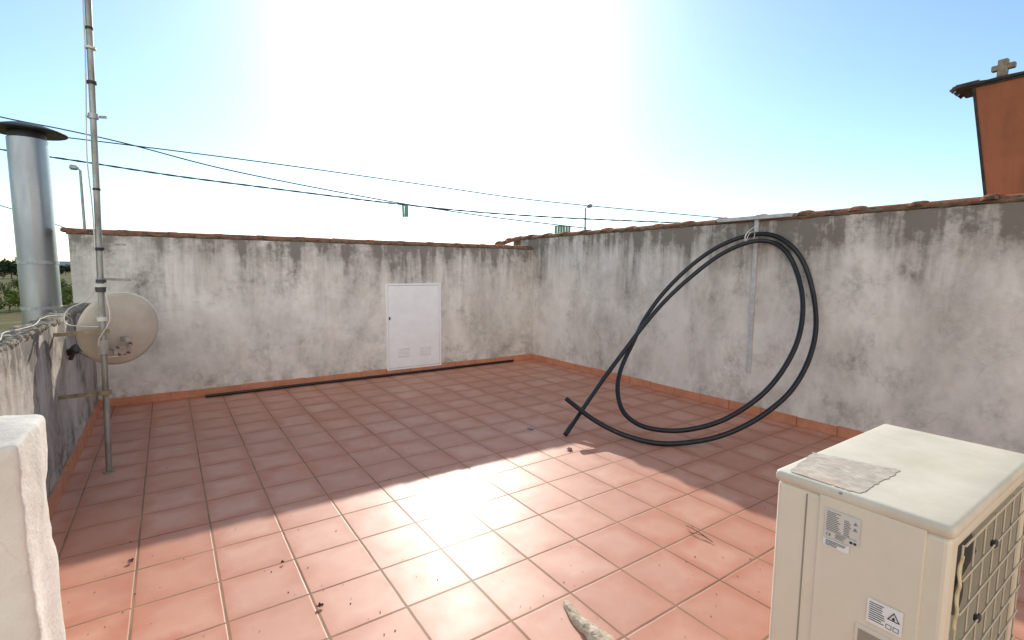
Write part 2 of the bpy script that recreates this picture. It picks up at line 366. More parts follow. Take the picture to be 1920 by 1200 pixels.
# ------------------------------------------------------------------ cabinet
yc_=yb(at_y(775,600,YB).x)
pa=at_y(723,532,yc_); pb=at_y(826,684,yc_); x0,x1,z1,z0=pa.x,pb.x,pa.z,pb.z
t=thing('utility_cabinet','white metal utility cabinet door with two small vents set in the back wall','cabinet',((x0+x1)/2,yc_,z0))
bm=NB(); w=.022; y=YB
for lo,hi in (((x0,y-.016,z0),(x0+w,y+.01,z1)),((x1-w,y-.016,z0),(x1,y+.01,z1)),((x0+w,y-.016,z1-w),(x1-w,y+.01,z1)),((x0+w,y-.016,z0),(x1-w,y+.01,z0+w))): box(bm,lo,hi,.002,1)
obj('frame',shear(bm),M_white,t)
bm=NB(); box(bm,(x0+w+.003,y-.012,z0+w+.003),(x1-w-.003,y+.005,z1-w-.003),.003,1); dr=obj('door',shear(bm),M_white,t)
for cu,cv in ((757,661),(796,658)):
    pc=at_y(cu,cv,yc_); bm=NB()
    for i in range(6):
        zz=pc.z-.055+i*.02
        v=[(pc.x-.075,y-.0125,zz),(pc.x+.075,y-.0125,zz),(pc.x+.075,y-.020,zz+.013),(pc.x-.075,y-.020,zz+.013)]
        quad(bm,v); quad(bm,[v[3],v[2],(pc.x+.075,y-.0125,zz+.014),(pc.x-.075,y-.0125,zz+.014)])
    obj('vent',shear(bm),M_white,dr)
pc=at_y(730,597,yc_); bm=NB(); box(bm,(pc.x-.009,y-.022,pc.z-.018),(pc.x+.009,y-.0125,pc.z+.018),.003); obj('lock',shear(bm),M_plast,dr)
p0=at_z(385,743,.02); p1=at_z(962,676,.02)
for p in (p0,p1): p.y=min(p.y,yb(p.x)-.04)
bm=NB(); tube(bm,crom([p0,p0.lerp(p1,.3)+Vector((0,.006,0)),p0.lerp(p1,.6)-Vector((0,.01,0)),p1],8),.0155,10)
tag(obj('floor_pipe',bm,M_hose,None,True),'thin straight black pipe lying on the tiles along the back wall skirting','pipe')
# ------------------------------------------------------------------ wall bracket
a=at_x(1414,408,XR); b2=at_x(1405,697,XR); h0=at_x(1350,413,XR); h1=at_x(1487,404,XR)
t=thing('wall_bracket','grey painted steel T shaped bracket fixed upright on the right wall holding the hose','bracket',(XR,a.y,b2.z))
bm=NB(); box(bm,(XR-.026,b2.y-.018,b2.z),(XR-.001,b2.y+.018,a.z-.02),.003,1); obj('upright',bm,M_whiteg,t)
zz=(h0.z+h1.z)/2
bm=NB(); box(bm,(XR-.05,h1.y,zz-.018),(XR-.002,h0.y,zz+.014),.003,1); obj('crossbar',bm,M_whiteg,t)
bm=NB(); tube(bm,crom([(XR-.02,a.y,zz-.09),(XR-.11,a.y,zz-.15),(XR-.12,a.y-.005,zz-.2),(XR-.04,a.y,zz-.21)],6),.005,8); obj('hook',bm,M_whiteg,t,True)
# ------------------------------------------------------------------ hose
P1=at_x(1410,442,XR-.1); P2=at_z(1250,831,.021); P3=at_z(1060,815,.021)
nrm=(P3-P2).cross(P1-P2).normalized()
if nrm.x<0: nrm=-nrm
def hp(u,v,off=0.):
    d=ray(u,v); t_=(P1-CAM).dot(nrm)/d.dot(nrm)-off; p=CAM+d*t_
    if p.z<.021: p=at_z(u,v,.021)
    if p.x>XR-.03: p=at_x(u,v,XR-.03)
    return p
seq=[(1060,815,0),(1090,770,-.09),(1128,715,-.18),(1166,664,-.26),(1204,614,-.29),(1248,563,-.27),(1298,517,-.2),(1350,478,-.1),(1402,455,0),(1442,453,0),(1472,470,.01),(1493,508,.02),(1505,562,.03),(1501,618,.03),(1483,668,.03),(1449,719,.02),(1406,758,.0),(1350,790,.0),(1288,806,-.03),(1235,806,-.08),(1194,794,-.12),(1167,769,-.16),(1158,730,-.22),(1165,690,-.28),(1188,640,-.33),(1210,596,-.35),(1246,547,-.33),(1296,498,-.26),(1348,462,-.14),(1402,442,-.05),(1444,440,-.03),(1480,458,-.02),(1508,495,-.01),(1525,552,0),(1530,612,0),(1520,664,0),(1497,713,0),(1463,753,0),(1405,794,0),(1335,822,0),(1250,832,0),(1180,819,.0),(1118,790,-.0),(1062,748,-.05)]
pts=crom([hp(*s) for s in seq],8)
bm=NB(); tube(bm,pts,.0190,14)
tag(obj('hose_coil',bm,M_hose,None,True),'thick black plastic hose looped twice and hung on the right wall bracket','hose')
bm=NB()
pc=hp(1408,446); c0=Vector((pc.x-.01,pc.y,pc.z))
tube(bm,crom([c0+Vector((.06,.0,.10)),c0+Vector((-.04,.02,.03)),c0+Vector((-.035,.02,-.05)),c0+Vector((.03,.01,-.05)),c0+Vector((.05,-.01,.04)),c0+Vector((-.04,-.01,.03)),c0+Vector((-.03,.04,-.12)),c0+Vector((.03,.07,-.16))],8),.0032,6)
tag(obj('tie_wire',bm,M_wcable,None,True),'pale wire tying the black hose to the top of the wall bracket','wire')
# ------------------------------------------------------------------ mast
base=at_z(205,885,0); YM=base.y
def mp(v):
    u=165+40*v/885.; return at_y(u,v,YM)
t=thing('antenna_mast','tall thin grey steel antenna mast standing on the tiles before the satellite dish','mast',base)
top=mp(0)+(mp(0)-mp(300)).normalized()*.7
MR=.0168
bm=NB(); tube(bm,[base,mp(600),mp(300),mp(0),top],MR,14); obj('pole',bm,M_mast,t,True)
bm=NB(); tube(bm,[base,base+Z*.008],.032,14); obj('foot_plate',bm,M_mast,t)
def ring(v,h,r,mat,name):
    p=mp(v); bm=NB(); tube(bm,[p-Z*h/2,p+Z*h/2],r,14); return obj(name,bm,mat,t,True)
ring(155,.016,.025,M_tape,'tape_wrap'); ring(467,.018,.025,M_tape,'tape_wrap'); ring(53,.016,.019,M_tape,'tape_wrap'); ring(355,.012,.020,M_tape,'tape_wrap')
ring(90,.012,.028,M_wcable,'cable_tie'); ring(598,.026,.027,M_wcable,'cable_tie'); ring(535,.02,.030,M_wcable,'cable_tie')
ring(218,.03,.025,M_mast,'clamp'); ring(543,.03,.028,M_plast,'clamp'); ring(527,.02,.028,M_plast,'clamp')
for v,u0,u1,w in ((219,160,200,.014),(458,178,236,.012),(524,190,246,.016)):
    bm=NB(); p=at_y(u0,v-1,YM+.04); q=at_y(u1,v+1,YM+.05); obar(bm,p,q,w,.012); obj('crossarm',bm,M_mast,t)
M_arm=simple('yellowed_bracket_steel',(.36,.31,.19),.6,.3,25,.4,(.18,.14,.09))
for v in (621,735):
    p=mp(v); q=Vector((XL-.01,p.y+.02,p.z-.01)); bm=NB(); obar(bm,q,p+Vector((.03,0,0)),.022,.022); obar(bm,p+Vector((-.03,-.024,0)),p+Vector((.03,-.024,0)),.03,.006); obj('wall_bracket_arm',bm,M_arm,t)
Cd=at_y(226,617,YM+.16); ax=Vector((-.42,.86,.20)).normalized()
sx=ax.cross(Z).normalized(); sy=sx.cross(ax).normalized()
t=thing('satellite_dish','round cream satellite dish seen from behind, clamped to the antenna mast','satellite dish',Cd)
Rd=.245; KX=.94
bm=NB(); layers=[]
for off in (0,.006):
    rg=[]
    for i in range(0,13):
        r=Rd*i/12; cp=Cd-ax*(.04-.045*(i/12)**2-off)
        rg.append([bm.verts.new(cp+sx*math.cos(2*math.pi*k/48)*r*KX+sy*math.sin(2*math.pi*k/48)*r) for k in range(48)] if i else [bm.verts.new(cp)])
    for k in range(48): bm.faces.new((rg[0][0],rg[1][k],rg[1][(k+1)%48]))
    for i in range(1,12):
        for k in range(48): bm.faces.new((rg[i][k],rg[i+1][k],rg[i+1][(k+1)%48],rg[i][(k+1)%48]))
    layers.append(rg)
for k in range(48): bm.faces.new((layers[0][12][k],layers[0][12][(k+1)%48],layers[1][12][(k+1)%48],layers[1][12][k]))
obj('reflector',bm,M_dish,t,True)
bk=at_y(228,652,YM+.05)
bm=NB(); obar(bm,bk-sx*.045-sy*.015,bk+sx*.05-sy*.015,.05,.02,(0,0,1)); obar(bm,bk-ax*.02+sy*.055+sx*.03,bk+ax*.06+sy*.04+sx*.03,.03,.03); obar(bm,bk+sx*.035+sy*.06,bk+sx*.02-sy*.05,.014,.02); brk=obj('mount_bracket',bm,M_dishb,t)
for i,(dx,dz) in enumerate(((-.03,.012),(.042,.03),(.03,-.03),(-.02,-.035))):
    bm=NB(); c=bk+sx*dx+sy*dz-ax*.010; tube(bm,[c,c-ax*.022],.0065,8); obj('bolt',bm,M_rust,brk)
bm=NB(); mp_=mp(650); tube(bm,[mp_+Vector((-.025,0,0)),bk+sx*-.04],.012,8); obar(bm,mp_+Z*.045+Vector((0,-.024,0)),mp_-Z*.045+Vector((0,-.024,0)),.05,.008,(1,0,0)); obj('mast_clamp',bm,M_mast,t)
ln=at_y(140,656,YM+.40)
bm=NB(); tube(bm,crom([Cd-sy*Rd*.9,(Cd-sy*Rd*.9).lerp(ln,.5)-Z*.03,ln],5),.009,8); obj('feed_arm',bm,M_mast,t,True)
bm=NB(); dl=(Cd-ln).normalized(); tube(bm,[ln-dl*.06,ln-dl*.01,ln,ln+dl*.03,ln+dl*.035],[.022,.024,.03,.034,.02],12); tube(bm,[ln-Z*.05-dl*.04,ln],.013,8); obj('receiver_head',bm,M_plast,t,True)
bm=NB()
off=Vector((-.022,-.012,0))
tube(bm,crom([mp(-40)+off,mp(90)+off,mp(200)+off*1.3,mp(300)+off*1.6,mp(400)+off,mp(520)+off,at_y(165,560,YM),at_y(128,580,YM),at_y(122,605,YM),at_y(150,612,YM),mp(612)+off*.8],6),.0036,6)
tag(obj('coax_cable',bm,M_wcable,None,True),'thin white coaxial cable running down the mast and looping beside the dish','cable')
bm=NB(); tube(bm,crom([mp(540)+Vector((.03,-.02,0)),at_y(200,560,YM-.02),at_y(206,600,YM-.02),at_y(185,640,YM-.03),at_y(195,668,YM),at_y(222,668,YM+.03)],8),.0036,6)
tag(obj('coax_cable',bm,M_wcable,None,True),'short white cable hanging down in front of the dish back right of the mast','cable')
# ------------------------------------------------------------------ flue
fc=ray(66,430); fcx=CAM+fc*((-.93)/fc.x); fx,fy=fcx.x,fcx.y
pixr=lambda u,v:at_y(u,v,fy)
fr=.136; zt=pixr(55,262).z
t=thing('chimney_flue','brushed grey steel chimney flue with a black flat cowl on the far left','chimney flue',(fx,fy,GZ))
bm=NB(); tube(bm,[(fx,fy,GZ),(fx,fy,.2),(fx,fy,pixr(66,500).z)],fr,32); tube(bm,[(fx,fy,pixr(66,500).z),(fx,fy,zt)],fr*.985,32); obj('pipe',bm,M_flue,t,True)
for v in (492,577):
    z=pixr(66,v).z; bm=NB(); tube(bm,[(fx,fy,z-.014),(fx,fy,z+.014)],fr*1.035,32); obj('joint_band',bm,M_galv,t,True)
bm=NB(); tube(bm,[(fx,fy,zt-.03),(fx,fy,zt+.08)],fr*.93,24); obj('cowl_collar',bm,M_black,t,True)
bm=NB(); zc=zt+.055; cr_=.275
tube(bm,[(fx,fy,zc),(fx,fy,zc+.008),(fx,fy,zc+.02),(fx,fy,zc+.065),(fx,fy,zc+.08)],[cr_*.97,cr_,cr_*.92,cr_*.45,cr_*.1],36); obj('cowl',bm,M_black,t,True)
# ------------------------------------------------------------------ overhead cables
def cable(px,d0,d1,r,label,mat=M_cable,tw=False):
    u0,u1=px[0][0],px[-1][0]
    pts=crom([at_t(u,v,1/((1/d0)+(1/d1-1/d0)*(u-u0)/(u1-u0))) for u,v in px],12)
    bm=NB()
    if tw:
        for ph in (0,math.pi):
            tube(bm,[p+Vector((0,math.cos(i*1.3+ph),math.sin(i*1.3+ph)))*r*.7 for i,p in enumerate(pts)],r,6)
    else: tube(bm,pts,r,6)
    tag(obj('overhead_cable',bm,mat,None,True),label,'cable')
cable([(-160,180),(0,219),(120,243),(240,270),(430,319),(700,372),(900,404),(1040,421),(1100,428)],13,17,.0175,'dark overhead cable starting highest at the left edge and sagging to the wall corner')
cable([(-160,228),(0,245),(160,262),(500,305),(800,347),(1000,375),(1280,402),(1400,412)],13,18,.0165,'thin overhead cable crossing the sky and ending farthest right above the wall')
cable([(-160,252),(0,280),(160,304),(330,330),(500,352),(650,371),(760,384),(900,398),(1050,408),(1180,414),(1300,419)],12,17,.0155,'lowest thick twisted overhead cable carrying a green tag',M_cable,True)
cable([(-60,366),(0,385),(60,404),(125,428),(200,450)],15,18,.015,'short low overhead cable passing behind the flue at far left')
def tags(u0,v0,t_,n,w,h,label):
    c0=at_t(u0,v0,t_); th=thing('cable_tag',label,'tag',c0,'green tags hanging on the overhead cables')
    for i in range(n):
        p=c0+rgt*(i-(n-1)/2)*w*1.12-Z*(h*.5)
        bm=NB(); obar(bm,p+Z*h/2+rgt*random.uniform(-.01,.01),p-Z*h/2,w,.03,rgt); obj('plate',bm,M_green,th)
    bm=NB(); tube(bm,[c0-rgt*n*w*.55,c0+rgt*n*w*.55],.018,8); obj('clip',bm,M_green,th)
tags(760,385,1/((1/12)+(1/17-1/12)*(920/1460)),3,.055,.34,'green plates hanging on the lowest cable in the middle of the sky')
tags(1055,424,17.5,6,.085,.32,'row of green plates hanging just above the corner of the right wall')
def lamp(u,vt,d,armpx,label):
    p=at_t(u,vt,d); t=thing('street_lamp',label,'street lamp',(p.x,p.y,GZ),'street lamps beyond the terrace walls')
    bm=NB(); tube(bm,[(p.x,p.y,GZ),(p.x,p.y,p.z-.1)],[.09,.06],10); obj('pole',bm,M_mast,t,True)
    q=at_t(u+armpx,vt-3,d); dr_=(q-p)
    bm=NB(); tube(bm,[p-Z*.1,p+dr_*.25,p+dr_*.4],.04,8); obj('arm',bm,M_mast,t,True)
    bm=NB(); tube(bm,[p+dr_*.2,p+dr_*.4,p+dr_*.9,p+dr_*1.05],[.06,.13,.14,.05],10); obj('lamp_head',bm,M_galv,t,True)
lamp(150,316,26,-18,'grey street lamp rising behind the left end of the back wall')
lamp(1098,388,34,12,'small distant street lamp rising above the right wall near the corner')
# ------------------------------------------------------------------ orange tapered block
XO=8.0; e=at_x(1826,165,XO); ye,ze=e.y,e.z; e2=at_x(1846,354,XO); yl,zl=e2.y,e2.z
t=thing('rendered_tower','rust orange tower narrowing downward, with thin dark cap and stone cross, beyond the right wall','tower',(XO+1.,ye-1.5,GZ))
D=2.2; Wd=3.0
slope=(ye-yl)/(ze-zl); zm=zl-.7; ym=yl-slope*.7
bm=NB(); hexa(bm,((XO,ym,zm),(XO+D,ym,zm),(XO+D,ye-Wd,zm),(XO,ye-Wd,zm)),((XO,ye,ze),(XO+D,ye,ze),(XO+D,ye-Wd,ze),(XO,ye-Wd,ze)))
hexa(bm,((XO+.002,ym-.002,GZ),(XO+D,ym-.002,GZ),(XO+D,ye-Wd,GZ),(XO+.002,ye-Wd,GZ)),((XO+.002,ym-.002,zm),(XO+D,ym-.002,zm),(XO+D,ye-Wd,zm),(XO+.002,ye-Wd,zm)))
obj('wall',bm,M_orange,t)
bm=NB(); obar(bm,(XO-.004,yl-slope*.5,zl-.5),(XO-.004,ye,ze),.028,.014,(0,1,0)); obj('corner_strip',bm,M_cap,t)
bm=NB(); rbox(bm,(XO-.025,ye-Wd-.1,ze),(XO+.4,ye+.04,ze+.022),.01,.12,.008,5); rbox(bm,(XO-.05,ye-Wd-.2,ze+.023),(XO+.5,ye+.19,ze+.055),.012,.06,.010,7,.008,22); obj('eave',bm,M_cap,t)
bm=NB()
for i in range(3):
    x=XO-.03+i*.16; tube(bm,[(x,ye+.205,ze+.0),(x,ye+.15,ze+.045),(x,ye-.05,ze+.055)],[.03,.028,.022],8)
obj('roof',bm,M_dtile,t,True)
bm=NB(); box(bm,(XO+.35,ye-Wd,ze-.002),(XO+D,ye-.02,ze+.02)); obj('roof_slab',bm,M_cap,t)
XC=XO+.15
bm=NB(); zt_=at_x(1884,111,XC).z; zw=at_x(1882,126,XC).z; yc=at_x(1881,125,XC).y
box(bm,(XC-.04,yc-.045,ze+.03),(XC+.04,yc+.045,zt_),.012)
box(bm,(XC-.036,at_x(1905,124,XC).y,zw-.032),(XC+.036,at_x(1860,124,XC).y,zw+.032),.012)
obj('cross',bm,M_stone,t)
# ------------------------------------------------------------------ AC unit
X0,X1,Y0,Y1,ZB,ZT=1.316,2.035,.286,.648,.12,.776
t=thing('air_conditioner','cream outdoor air conditioner unit with weathered sheet on its lid, right foreground','air conditioner',((X0+X1)/2,(Y0+Y1)/2,0))
bm=NB(); zc=ZT-.03
box(bm,(X0,Y0,ZB),(X0+.06,Y1,zc),.012,3)
box(bm,(X1-.03,Y0,ZB),(X1,Y1,zc),.012,3)
box(bm,(X0+.05,Y1-.02,ZB+.002),(X1-.02,Y1-.001,zc-.002))
box(bm,(X0+.05,Y0+.001,ZB+.001),(X1-.02,Y1-.02,ZB+.03))
box(bm,(X0+.05,Y0+.001,zc-.03),(X1-.02,Y0+.05,zc-.002))
obj('casing',bm,M_ac,t)
bm=NB(); rbox(bm,(X0-.006,Y0-.006,ZT-.032),(X1+.006,Y1+.006,ZT),.013,.05,.0,5); lid=obj('lid',bm,M_actop,t,True)
g=lambda u,v:at_x(u,v,X0)
pl=g(1538,925); pr=g(1738,1010)
bm=NB(); box(bm,(X0-.004,pr.y,ZB+.04),(X0+.002,pl.y,pl.z),.003,2); sp=obj('side_panel',bm,M_ac,t)
M_seam=simple('seam_shadow',(.30,.28,.22),.7,.1)
bm=NB(); py=g(1512,950).y; box(bm,(X0-.0012,py-.0018,ZB+.01),(X0+.001,py+.0018,ZT-.04)); obj('panel_seam',bm,M_seam,t)
def ql(name,mat,y0,y1,z0,z1,x,parent):
    bm=NB(); quad(bm,((x,y0,z0),(x,y1,z0),(x,y1,z1),(x,y0,z1))); return obj(name,bm,mat,parent)
def label_text(bm,s,y,z,size,x):
    cu=bpy.data.curves.new('txt','FONT'); cu.body=s; cu.size=size; tmp=bpy.data.objects.new('txt',cu); C.objects.link(tmp)
    me=bpy.data.meshes.new_from_object(tmp); bpy.data.objects.remove(tmp)
    T=Matrix(((0,0,-1,x),(-1,0,0,y),(0,1,0,z),(0,0,0,1))); me.transform(T); bm.from_mesh(me); bpy.data.meshes.remove(me)
XS=X0-.0062; XI=X0-.0072
ya=g(1550,952).y; yb_=g(1613,1020).y; za=g(1550,950).z; zb=g(1550,1003).z
lb=ql('rating_label',M_label,ya,yb_,zb,za,XS,t); bm=NB()
hgt=za-zb; wd=ya-yb_
def bar(y0,y1,z0,z1): quad(bm,((XI,y0,z0),(XI,y1,z0),(XI,y1,z1),(XI,y0,z1)))
for i in range(11):
    zz=za-hgt*(.08+i*.062)
    bar(ya-wd*.06,ya-wd*random.uniform(.3,.5),zz,zz-hgt*.018)
    if i>1: bar(ya-wd*.56,ya-wd*random.uniform(.66,.76),zz,zz-hgt*.018)
bar(ya-wd*.06,ya-wd*.94,za-hgt*.755,za-hgt*.765)
for i in range(4): bar(ya-wd*.34,ya-wd*random.uniform(.52,.64),za-hgt*(.80+i*.045),za-hgt*(.815+i*.045))
bar(ya-wd*.74,ya-wd*.82,za-hgt*.85,za-hgt*.93); bar(ya-wd*.85,ya-wd*.93,za-hgt*.85,za-hgt*.93)
def tri(yc,zc_,s):
    o=[(yc+s/2,zc_-s*.43),(yc-s/2,zc_-s*.43),(yc,zc_+s*.43)]; cx=sum(p[0] for p in o)/3; cz=sum(p[1] for p in o)/3
    i_=[(cx+(p[0]-cx)*.72,cz+(p[1]-cz)*.72) for p in o]
    for k in range(3):
        l=(k+1)%3; quad(bm,[(XI,*o[k]),(XI,*o[l]),(XI,*i_[l]),(XI,*i_[k])])
    fl=[(0,-.22),(.12,-.14),(.13,-.02),(.05,.06),(.02,.2),(-.05,.08),(-.09,.0),(-.12,-.12)]
    bm.faces.new([bm.verts.new((XI-.0002,cx+p[0]*s,cz+p[1]*s*.9)) for p in fl])
tri(ya-wd*.87,za-hgt*.2,wd*.12); tri(ya-wd*.87,za-hgt*.40,wd*.12)
label_text(bm,'CE',ya-wd*.06,za-hgt*.94,hgt*.14,XI)
obj('print',bm,M_ink,lb)
z3=g(1550,1006).z; z4=g(1550,1020).z; y4=g(1594,1030).y
lb=ql('small_sticker',M_stick,ya,y4,z4,z3,XS-.0004,t); bm=NB()
for i in range(4): zz=z3-(z3-z4)*(.15+i*.2); bar(ya-.006,ya-(ya-y4)*random.uniform(.5,.9),zz,zz-.0015)
for v in bm.verts: v.co.x-=.0008
obj('print',bm,M_ink,lb)
y5=g(1629,1118).y; y6=g(1697,1140).y; z5=g(1629,1117).z; z6=g(1629,1163).z
lb=ql('warning_label',M_stick,y5,y6,z6,z5,XS,t); bm=NB(); W=y5-y6; Hh=z5-z6
for i in range(9): zz=z5-Hh*(.12+i*.088); bar(y5-W*.07,y5-W*random.uniform(.42,.54),zz,zz-Hh*.03)
tri(y6+W*.24,z5-Hh*.33,W*.36)
for i in range(2):
    yy=y6+W*(.16+.2*i); bar(yy+W*.08,yy-W*.08,z6+Hh*.1,z6+Hh*.12); bar(yy+W*.08,yy-W*.08,z6+Hh*.26,z6+Hh*.28); bar(yy+W*.08,yy+W*.065,z6+Hh*.12,z6+Hh*.26); bar(yy-W*.065,yy-W*.08,z6+Hh*.12,z6+Hh*.26)
obj('print',bm,M_ink,lb)
yh0=g(1612,1170).y; yh1=g(1682,1195).y; zh=g(1612,1170).z
bm=NB(); box(bm,(X0-.008,yh1-.008,zh-.075),(X0-.003,yh0+.008,zh+.004),.002,1); hd=obj('carry_handle',bm,M_ac,t)
M_rec=simple('handle_recess',(.34,.31,.24),.7,.15)
ql('recess',M_rec,yh0,yh1,zh-.065,zh-.006,X0-.0085,hd)
bm=NB(); sc=g(1578,924); tube(bm,[(X0+.002,sc.y,sc.z),(X0-.0055,sc.y,sc.z)],.004,10); obj('screw',bm,M_galv,t)
bm=NB(); box(bm,(X0+.065,Y0+.14,ZB+.03),(X1-.03,Y1-.022,ZT-.034)); obj('coil',bm,M_cav,t)
fcx_,fcz=(X0+X1)/2+.02,(ZB+ZT)/2-.01
bm=NB(); tube(bm,[(fcx_,Y0+.135,fcz),(fcx_,Y0+.06,fcz)],.05,16)
for k in range(3):
    a0=k*2*math.pi/3; prev=None
    for i in range(9):
        an=a0+i*.18; rr0,rr1=.045,.23; yo=Y0+.075+.055*i/8
        cur=(bm.verts.new((fcx_+math.cos(an)*rr0,yo,fcz+math.sin(an)*rr0)),bm.verts.new((fcx_+math.cos(an+.2)*rr1,yo,fcz+math.sin(an+.2)*rr1)))
        if prev: bm.faces.new((prev[0],prev[1],cur[1],cur[0]))
        prev=cur
obj('fan',bm,M_fan,t,True)
bm=NB(); gx0,gx1,gz0,gz1=X0+.065,X1-.04,ZB+.04,ZT-.06
yw=Y0-.005; NX,NZ=8,8
for i in range(NX):
    x=gx0+(gx1-gx0)*i/(NX-1); tube(bm,[(x,yw,gz0),(x,yw,gz1)],.0022,6)
for i in range(NZ):
    z=gz0+(gz1-gz0)*i/(NZ-1); tube(bm,[(gx0,yw-.0042,z),(gx1,yw-.0042,z)],.0022,6)
gr=obj('fan_guard',bm,M_wire,t,True)
for i,j in ((3,6),(2,4)):
    bm=NB(); x=gx0+(gx1-gx0)*i/(NX-1); z=gz0+(gz1-gz0)*j/(NZ-1); box(bm,(x-.010,yw-.008,z-.009),(x+.010,yw+.004,z+.009),.003,1); obj('clip',bm,M_plast,gr)
for fx_ in (X0+.1,X1-.14):
    bm=NB(); box(bm,(fx_,Y0-.02,.003),(fx_+.06,Y1+.02,ZB+.0005),.008,2); obj('foot',bm,M_plast,t)
cpts=[(X0+.056+.0025*math.sin(i*1.2),Y0-.006-.002*math.cos(i*1.3),ZT-.08-i*.013) for i in range(14)]
bm=NB(); tube(bm,crom(cpts,4),.0034,7)
tag(obj('plastic_cord',bm,simple('yellowed_cord',(.66,.59,.38),.6,.3,30),None,True),'yellowish twisted plastic cord hanging on the air conditioner fan guard','cord')
qd=[at_z(1478,886,ZT),at_z(1526,849,ZT),at_z(1690,882,ZT),at_z(1612,926,ZT)]
bm=NB(); n=30; gv=[]
for i in range(n+1):
    row=[]
    for j in range(n+1):
        s_,q_=i/n,j/n
        if j in (0,n): q_+=mn.noise(Vector((i*.45,1.3+j,0)))*.03
        if i in (0,n): s_+=mn.noise(Vector((7.+i,j*.45,0)))*.03
        p=qd[0].lerp(qd[3],q_).lerp(qd[1].lerp(qd[2],q_),s_)
        p.z=ZT+.0012+.0008*abs(mn.noise(p*18))
        p.x=max(p.x,X0+.006); row.append(bm.verts.new(p))
    gv.append(row)
for i in range(n):
    for j in range(n): bm.faces.new((gv[i][j],gv[i+1][j],gv[i+1][j+1],gv[i][j+1]))
tag(obj('label_sheet',bm,M_sheet,None,True),'peeling faded beige sheet lying flat on the air conditioner lid','sheet')
# ------------------------------------------------------------------ foam piece
q0=at_z(1062,1124,.02); q1=at_z(1158,1232,.03)
dd=(q1-q0); d=dd.normalized(); s=d.cross(Z).normalized(); bm=NB(); prev=None
for i in range(61):
    f=i/60; r=.014+.026*min(1,f*1.3); c=q0+dd*f+s*.010*math.sin(f*6); c.z=.004
    row=[]
    for lay in (1.,.72):
        for k in range(19):
            th=math.pi*(k/18) if lay==1. else math.pi*(1-k/18)
            rr=r*lay*(1+.22*mn.noise(Vector((f*9,k*.4,lay*3)))+.16*mn.noise(Vector((f*34,k*1.1,lay))))
            row.append(bm.verts.new(c+s*math.cos(th)*rr+Z*max(0,math.sin(th)*rr*.85)+d*(.012*mn.noise(Vector((k*.8,lay,2.))) if i in (0,1) else 0)))
    if prev:
        m_=len(row)
        for k in range(m_): bm.faces.new((prev[k],prev[(k+1)%m_],row[(k+1)%m_],row[k]))
    else: bm.faces.new(row)
    prev=row
bm.faces.new(prev)
tag(obj('foam_piece',bm,M_foam,None,True),'torn cream piece of foam tube lying on the tiles at the bottom edge','foam')
# ------------------------------------------------------------------ leaves, twig, crumbs
def leaf(u,v,size,label,mat=M_leaf):
    c=at_z(u,v,.006); an=random.uniform(0,6.28); bm=NB(); a_=Vector((math.cos(an),math.sin(an),0)); b_=Vector((-a_.y,a_.x,0)); prev=None
    for i in range(8):
        f=i/7; w=math.sin(math.pi*min(.98,max(.04,f)))**.7*size*.45*(1+.4*random.uniform(-1,1))
        p=c+a_*(f-.5)*size
        cur=[bm.verts.new(p+b_*w+Z*random.uniform(.002,.01)),bm.verts.new(p+Z*.001),bm.verts.new(p-b_*w+Z*random.uniform(.002,.01))]
        if prev:
            bm.faces.new((prev[0],prev[1],cur[1],cur[0])); bm.faces.new((prev[1],prev[2],cur[2],cur[1]))
        prev=cur
    tag(obj('dry_leaf',bm,mat),label,'leaf','dry leaves on the terrace tiles')
leaf(245,1053,.03,'curled reddish dry leaf on sunlit tiles at left, just past the shadow edge')
leaf(600,1137,.026,'dark red dry leaf on the tiles near the bottom, left of the foam piece')
leaf(1068,842,.05,'dark dry leaf at the shadow tip below the hose end')
leaf(530,1055,.014,'tiny dark leaf crumb on sunlit tiles left of centre')
leaf(995,803,.06,'bluish scrap lying in the shade on the tiles left of the hose',simple('blue_scrap',(.30,.28,.38),.6,.2))
bm=NB()
tw=[at_z(1286,985,.01),at_z(1300,992,.022),at_z(1318,1003,.014),at_z(1336,1016,.008)]
tube(bm,crom(tw,6),.0024,6); tube(bm,crom([at_z(1292,998,.006),at_z(1312,1002,.014),at_z(1330,1012,.01)],6),.0016,6); tube(bm,[tw[1],tw[1]+Vector((.015,.02,.008))],.0013,5)
tag(obj('dry_twig',bm,M_twig,None,True),'small dry forked twig lying on the sunlit tiles left of the air conditioner','twig')
bm=NB()
for i in range(100):
    u=random.uniform(110,1440) ; v=random.choice((random.uniform(860,1195),random.uniform(1040,1195),random.uniform(770,900)))
    p=at_z(u,v,.002)
    if p.x<XL+.05 or p.x>XR-.05 or p.y>YB-.05: continue
    s_=random.choice((.0018,.002,.0025,.0034)); an=random.uniform(0,6.28); q=Vector((math.cos(an),math.sin(an),0))
    tube(bm,[p,p+q*s_*1.8],[s_*.6,s_*.35],5)
tag(obj('floor_crumbs',bm,simple('crumb',(.09,.055,.04),.9,.5,90),None),'scattered dark crumbs and grit on the tiles','crumbs',None,'stuff')
